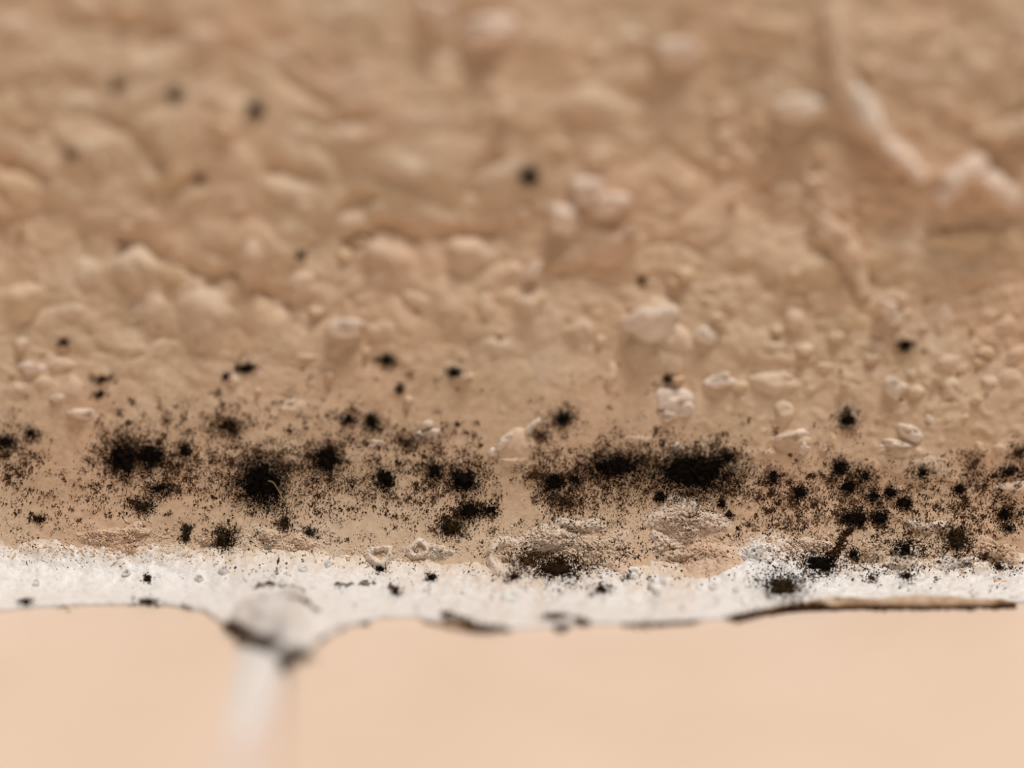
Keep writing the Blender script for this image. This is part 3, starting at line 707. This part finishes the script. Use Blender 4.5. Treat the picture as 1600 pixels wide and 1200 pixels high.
for i, (px, py, rx, ry, core, halo, ck, grp, lab) in enumerate(COLONIES):
    V = None
    s = math.sqrt(rx * ry)
    org = None
    if core >= 0.55:
        q = (0.32 + 0.36 * (core - .55) / .45)
        Q, F, org = mat_patch(px, py, rx * q, ry * q, i + 11, 0.10 + 0.006 * s)
        o = mesh_obj('mould_colony', Q, F, CORE[ck] or MAT[ck], origin=org)
        par = o
    else:
        par = None
    n_core = int(core * s * s * 3.8) + 16
    n_halo = int(s * s * (halo - 1) * 0.85) + 16
    a = RNG.uniform(0, 2 * math.pi, n_core); r = np.abs(RNG.normal(0, 0.78, n_core))
    X1, Y1 = px + rx * r * np.cos(a), py + ry * r * np.sin(a)
    # the halo is ragged: a few lobes of tufts thrown out from the heart
    nt_ = 7 + int(s / 2)
    ta = RNG.uniform(0, 2 * math.pi, nt_); tr = 0.75 + np.abs(RNG.normal(0, (halo - 1) * 0.55, nt_))
    pick = RNG.integers(0, nt_, n_halo)
    sp = 0.26 * np.minimum(1.2, (halo - .6))
    X2 = px + rx * tr[pick] * np.cos(ta[pick]) + RNG.normal(0, rx * sp + 1.5, n_halo)
    Y2 = py + ry * tr[pick] * np.sin(ta[pick]) + RNG.normal(0, ry * sp + 1.5, n_halo)
    X, Y = np.concatenate([X1, X2]), np.concatenate([Y1, Y2])
    sz = np.concatenate([np.full(n_core, .033), np.full(n_halo, .026)])
    lift = np.concatenate([np.full(n_core, .10 + .003 * s), np.full(n_halo, .02)])
    V, F = grains(X, Y, sz, lift, 0.15)
    if par is None:
        o = mesh_obj('mould_colony', V, F, MAT[ck], origin=hit(ALL, np.array([float(px)]), np.array([float(py)]))[0][0], smooth=False)
    else:
        sp_ = mesh_obj('spores', V, F, MAT[ck], par, org, smooth=False, kind='stuff')
        if CORE[ck]:                 # the spores over the heart are as black as the heart
            sp_.data.materials.append(CORE[ck])
            near = np.zeros(len(X), np.int32); near[:n_core] = r < 1.25
            sp_.data.polygons.foreach_set('material_index', np.repeat(near, 8))
    o['label'] = lab; o['category'] = 'mould'; o['group'] = grp

# thin mould trails and creases, and dark grains painting crack and lip shade
def trail(name, pts, n, wd, mat, label, size=.055, grp=None, gap=-0.22):
    pts = np.array(pts, float); t = RNG.random(n) * (len(pts) - 1)
    i = np.arange(len(pts))
    gate = vnoise(t * 2.3, t * 0, len(pts) * 7 + n) > gap
    t = t[gate]; k = len(t)
    V, F = grains(np.interp(t, i, pts[:, 0]) + RNG.normal(0, wd * 1.3, k), np.interp(t, i, pts[:, 1]) + RNG.normal(0, wd, k), size, .04, .4)
    c = hit(ALL, pts[:1, 0], pts[:1, 1])[0][0]
    o = mesh_obj(name, V, F, mat, origin=c, smooth=False)
    o['label'] = label; o['category'] = 'mould'
    if grp: o['group'] = grp
trail('mould_trail', [(1332, 822), (1316, 838), (1311, 856), (1298, 872)], 260, 2.6, M_BLACK, 'thin black mould trail running down to the dense sealant patch')
trail('mould_and_shade_line', [(520, 916), (560, 913), (600, 912), (622, 922)], 120, 2.2, M_BROWN, 'thin dark crease of mould east of the dab')
trail('mould_and_shade_line', [(690, 962), (715, 966), (740, 980), (800, 985), (870, 983), (900, 977)], 620, 3.0, M_BROWN, 'dark line drawn for the crack under the small stained lip', .07)
trail('mould_and_shade_line', [(850, 965), (880, 962), (915, 972), (960, 979), (1040, 976), (1140, 968), (1190, 961)], 900, 2.2, M_BROWN, 'long dark line drawn for the crack between sealant and tile', .06)  # darkness of the gap put in as brown grains
trail('mould_and_shade_line', [(400, 918), (415, 912), (430, 912), (470, 920), (490, 950)], 120, 1.4, M_BROWN, 'thin brown crease outlining the beige dab', .045)
trail('mould_and_shade_line', [(1190, 960), (1260, 952), (1350, 951), (1450, 951), (1585, 949)], 1500, 1.5, M_BROWN, 'dark line drawn for the shade beneath the peeling lip', .06, gap=-1)  # shadow under the lip laid on as dark grains
trail('mould_and_shade_line', [(490, 1008), (510, 992), (550, 978), (575, 974)], 110, 2.0, M_BROWN, 'brown line drawn for the crack from the dab to the tile edge', .05)
trail('mould_and_shade_line', [(90, 949), (120, 950), (160, 946), (280, 946), (310, 952)], 60, 1.6, M_BROWN, 'faint brown line on the western sealant edge', .05)

trail('mould_and_shade_line', [(356, 976), (385, 992), (420, 1004), (446, 1018), (478, 1024)], 900, 4.0, M_BROWN, 'broad diagonal dark mould band across the dab front', .07, gap=-.3)
trail('mould_and_shade_line', [(1150, 966), (1200, 957), (1250, 948), (1290, 946)], 520, 3.2, M_BROWN, 'brown stain at the tapering head of the peeling lip', .06, gap=-1)
trail('mould_and_shade_line', [(438, 925), (462, 932), (484, 944), (496, 956)], 110, 1.8, M_BROWN, 'short brown crease on the top of the dab', .045)
# loose specks: clumps spread over the band of mould
def specks(label, x0, x1, n_clump, row, sig, mat, per=(3, 34), size=.042, seed=0, keep=None, spread=(2, 9)):
    rg = np.random.default_rng(seed)
    X, Y = [], []
    c = 0
    while c < n_clump:
        cx = rg.uniform(x0, x1); cy = rg.normal(row(cx), sig)
        if keep is not None and rg.random() > keep(cx, cy): continue
        c += 1
        n = int(rg.integers(*per) * rg.random()) + 2
        s = rg.uniform(*spread)
        X.append(cx + rg.normal(0, s, n)); Y.append(cy + rg.normal(0, s * .8, n))
    X, Y = np.concatenate(X), np.concatenate(Y)
    V, F = grains(X, Y, size, .02, .12)
    o = mesh_obj('mould_specks', V, F, mat, origin=V.mean(0), smooth=False, kind='stuff')
    o['label'] = label; o['category'] = 'mould'

west = lambda x: np.interp(x, [0, 100, 200, 400, 600, 700, 770], [725, 745, 725, 730, 735, 745, 770])
east = lambda x: np.interp(x, [820, 900, 1000, 1100, 1250, 1350, 1500, 1600], [740, 745, 735, 752, 785, 785, 780, 775])
def keep_w(x, y):
    k = 1.0
    if 55 < x < 140: k *= .22
    if x < 55: k *= .6
    return k * (0.35 + 1.3 * max(0, float(vnoise(np.array(x / 45), np.array(y / 38), 3)) + .5))
def keep_e(x, y):
    k = 1.0
    if x > 1170 and y < 735: k *= .30
    if 1000 < x < 1150 and y > 790: k *= .25
    return k * (0.35 + 1.3 * max(0, float(vnoise(np.array(x / 45), np.array(y / 38), 8)) + .5))
specks('fine black mould specks scattered west of the bare gap', -10, 778, 800, west, 46, M_BLACK, (3, 44), size=.027, seed=1, keep=keep_w)
specks('fine brown mould specks scattered west of the bare gap', -10, 775, 700, west, 50, M_BROWN, (3, 40), size=.027, seed=2, keep=keep_w)
specks('fine black mould specks scattered east of the bare gap', 832, 1610, 640, east, 42, M_BLACK, (3, 44), size=.027, seed=3, keep=keep_e)
specks('fine brown mould dust scattered east of the bare gap', 832, 1610, 1100, east, 44, M_BROWN, (4, 44), .024, seed=4, keep=keep_e)
specks('small black mould clumps dotted west of the bare gap', -10, 770, 200, west, 44, M_BLACK, (14, 34), .034, seed=21, keep=keep_w, spread=(2, 4.5))
specks('small black mould clumps dotted east of the bare gap', 835, 1610, 200, east, 40, M_BLACK, (14, 34), .034, seed=22, keep=keep_e, spread=(2, 4.5))
specks('brown speckles around the largest patch on the sealant', 790, 1010, 110, lambda x: 878, 18, M_BROWN, (5, 30), .034, seed=23, spread=(2, 6))
specks('brown speckles on the sealant under the eastern cluster', 1200, 1590, 110, lambda x: 874, 16, M_BROWN, (5, 26), .034, seed=24, spread=(2, 5))
specks('sparse brown mould specks scattered over the white sealant', 380, 1610, 170, lambda x: np.interp(x, [380, 800, 1100, 1600], [905, 900, 890, 880]), 22, M_BROWN, (2, 16), .040, seed=5)
specks('few tiny brown specks on the clean western sealant', 0, 420, 22, lambda x: 890, 16, M_BROWN, (1, 5), .036, seed=6)
specks('sparse brown mould specks strewn over the middle of the wall', 60, 1600, 90, lambda x: 590, 40, M_BROWN, (2, 10), .040, seed=7)
specks('brown specks on the crumbly crusts above the sealant', 780, 1150, 90, lambda x: 838, 26, M_BROWN, (3, 22), .038, seed=8)

# ------------------------------------------------------------------ the pale hair lying on the big blot
t = np.linspace(0, 1, 30)
HX = 418 + 40 * t; HY = 748 + 30 * np.sin(t * 1.5) - 8 * np.sin(t * 6.0)
P, N = hit(ALL, HX, HY)
C = P + N * 0.30
C = np.stack([np.convolve(np.pad(C[:, k], 3, 'edge'), np.ones(7) / 7, 'valid') for k in range(3)], -1)
k = 6; V = []
for i in range(30):
    d = C[min(i + 1, 29)] - C[max(i - 1, 0)]; d /= np.linalg.norm(d)
    a = np.cross(d, N.mean(0)); a /= np.linalg.norm(a); b = np.cross(d, a)
    for j in range(k):
        V.append(C[i] + 0.018 * (a * math.cos(j * math.pi / 3) + b * math.sin(j * math.pi / 3)))
hair = mesh_obj('hair_strand', V, [tuple(q) for q in grid_faces(30, k, True).tolist()], M_FIBRE, origin=C[0])
hair['label'] = 'fine pale hair curled across the big round black mould blot'
hair['category'] = 'hair'
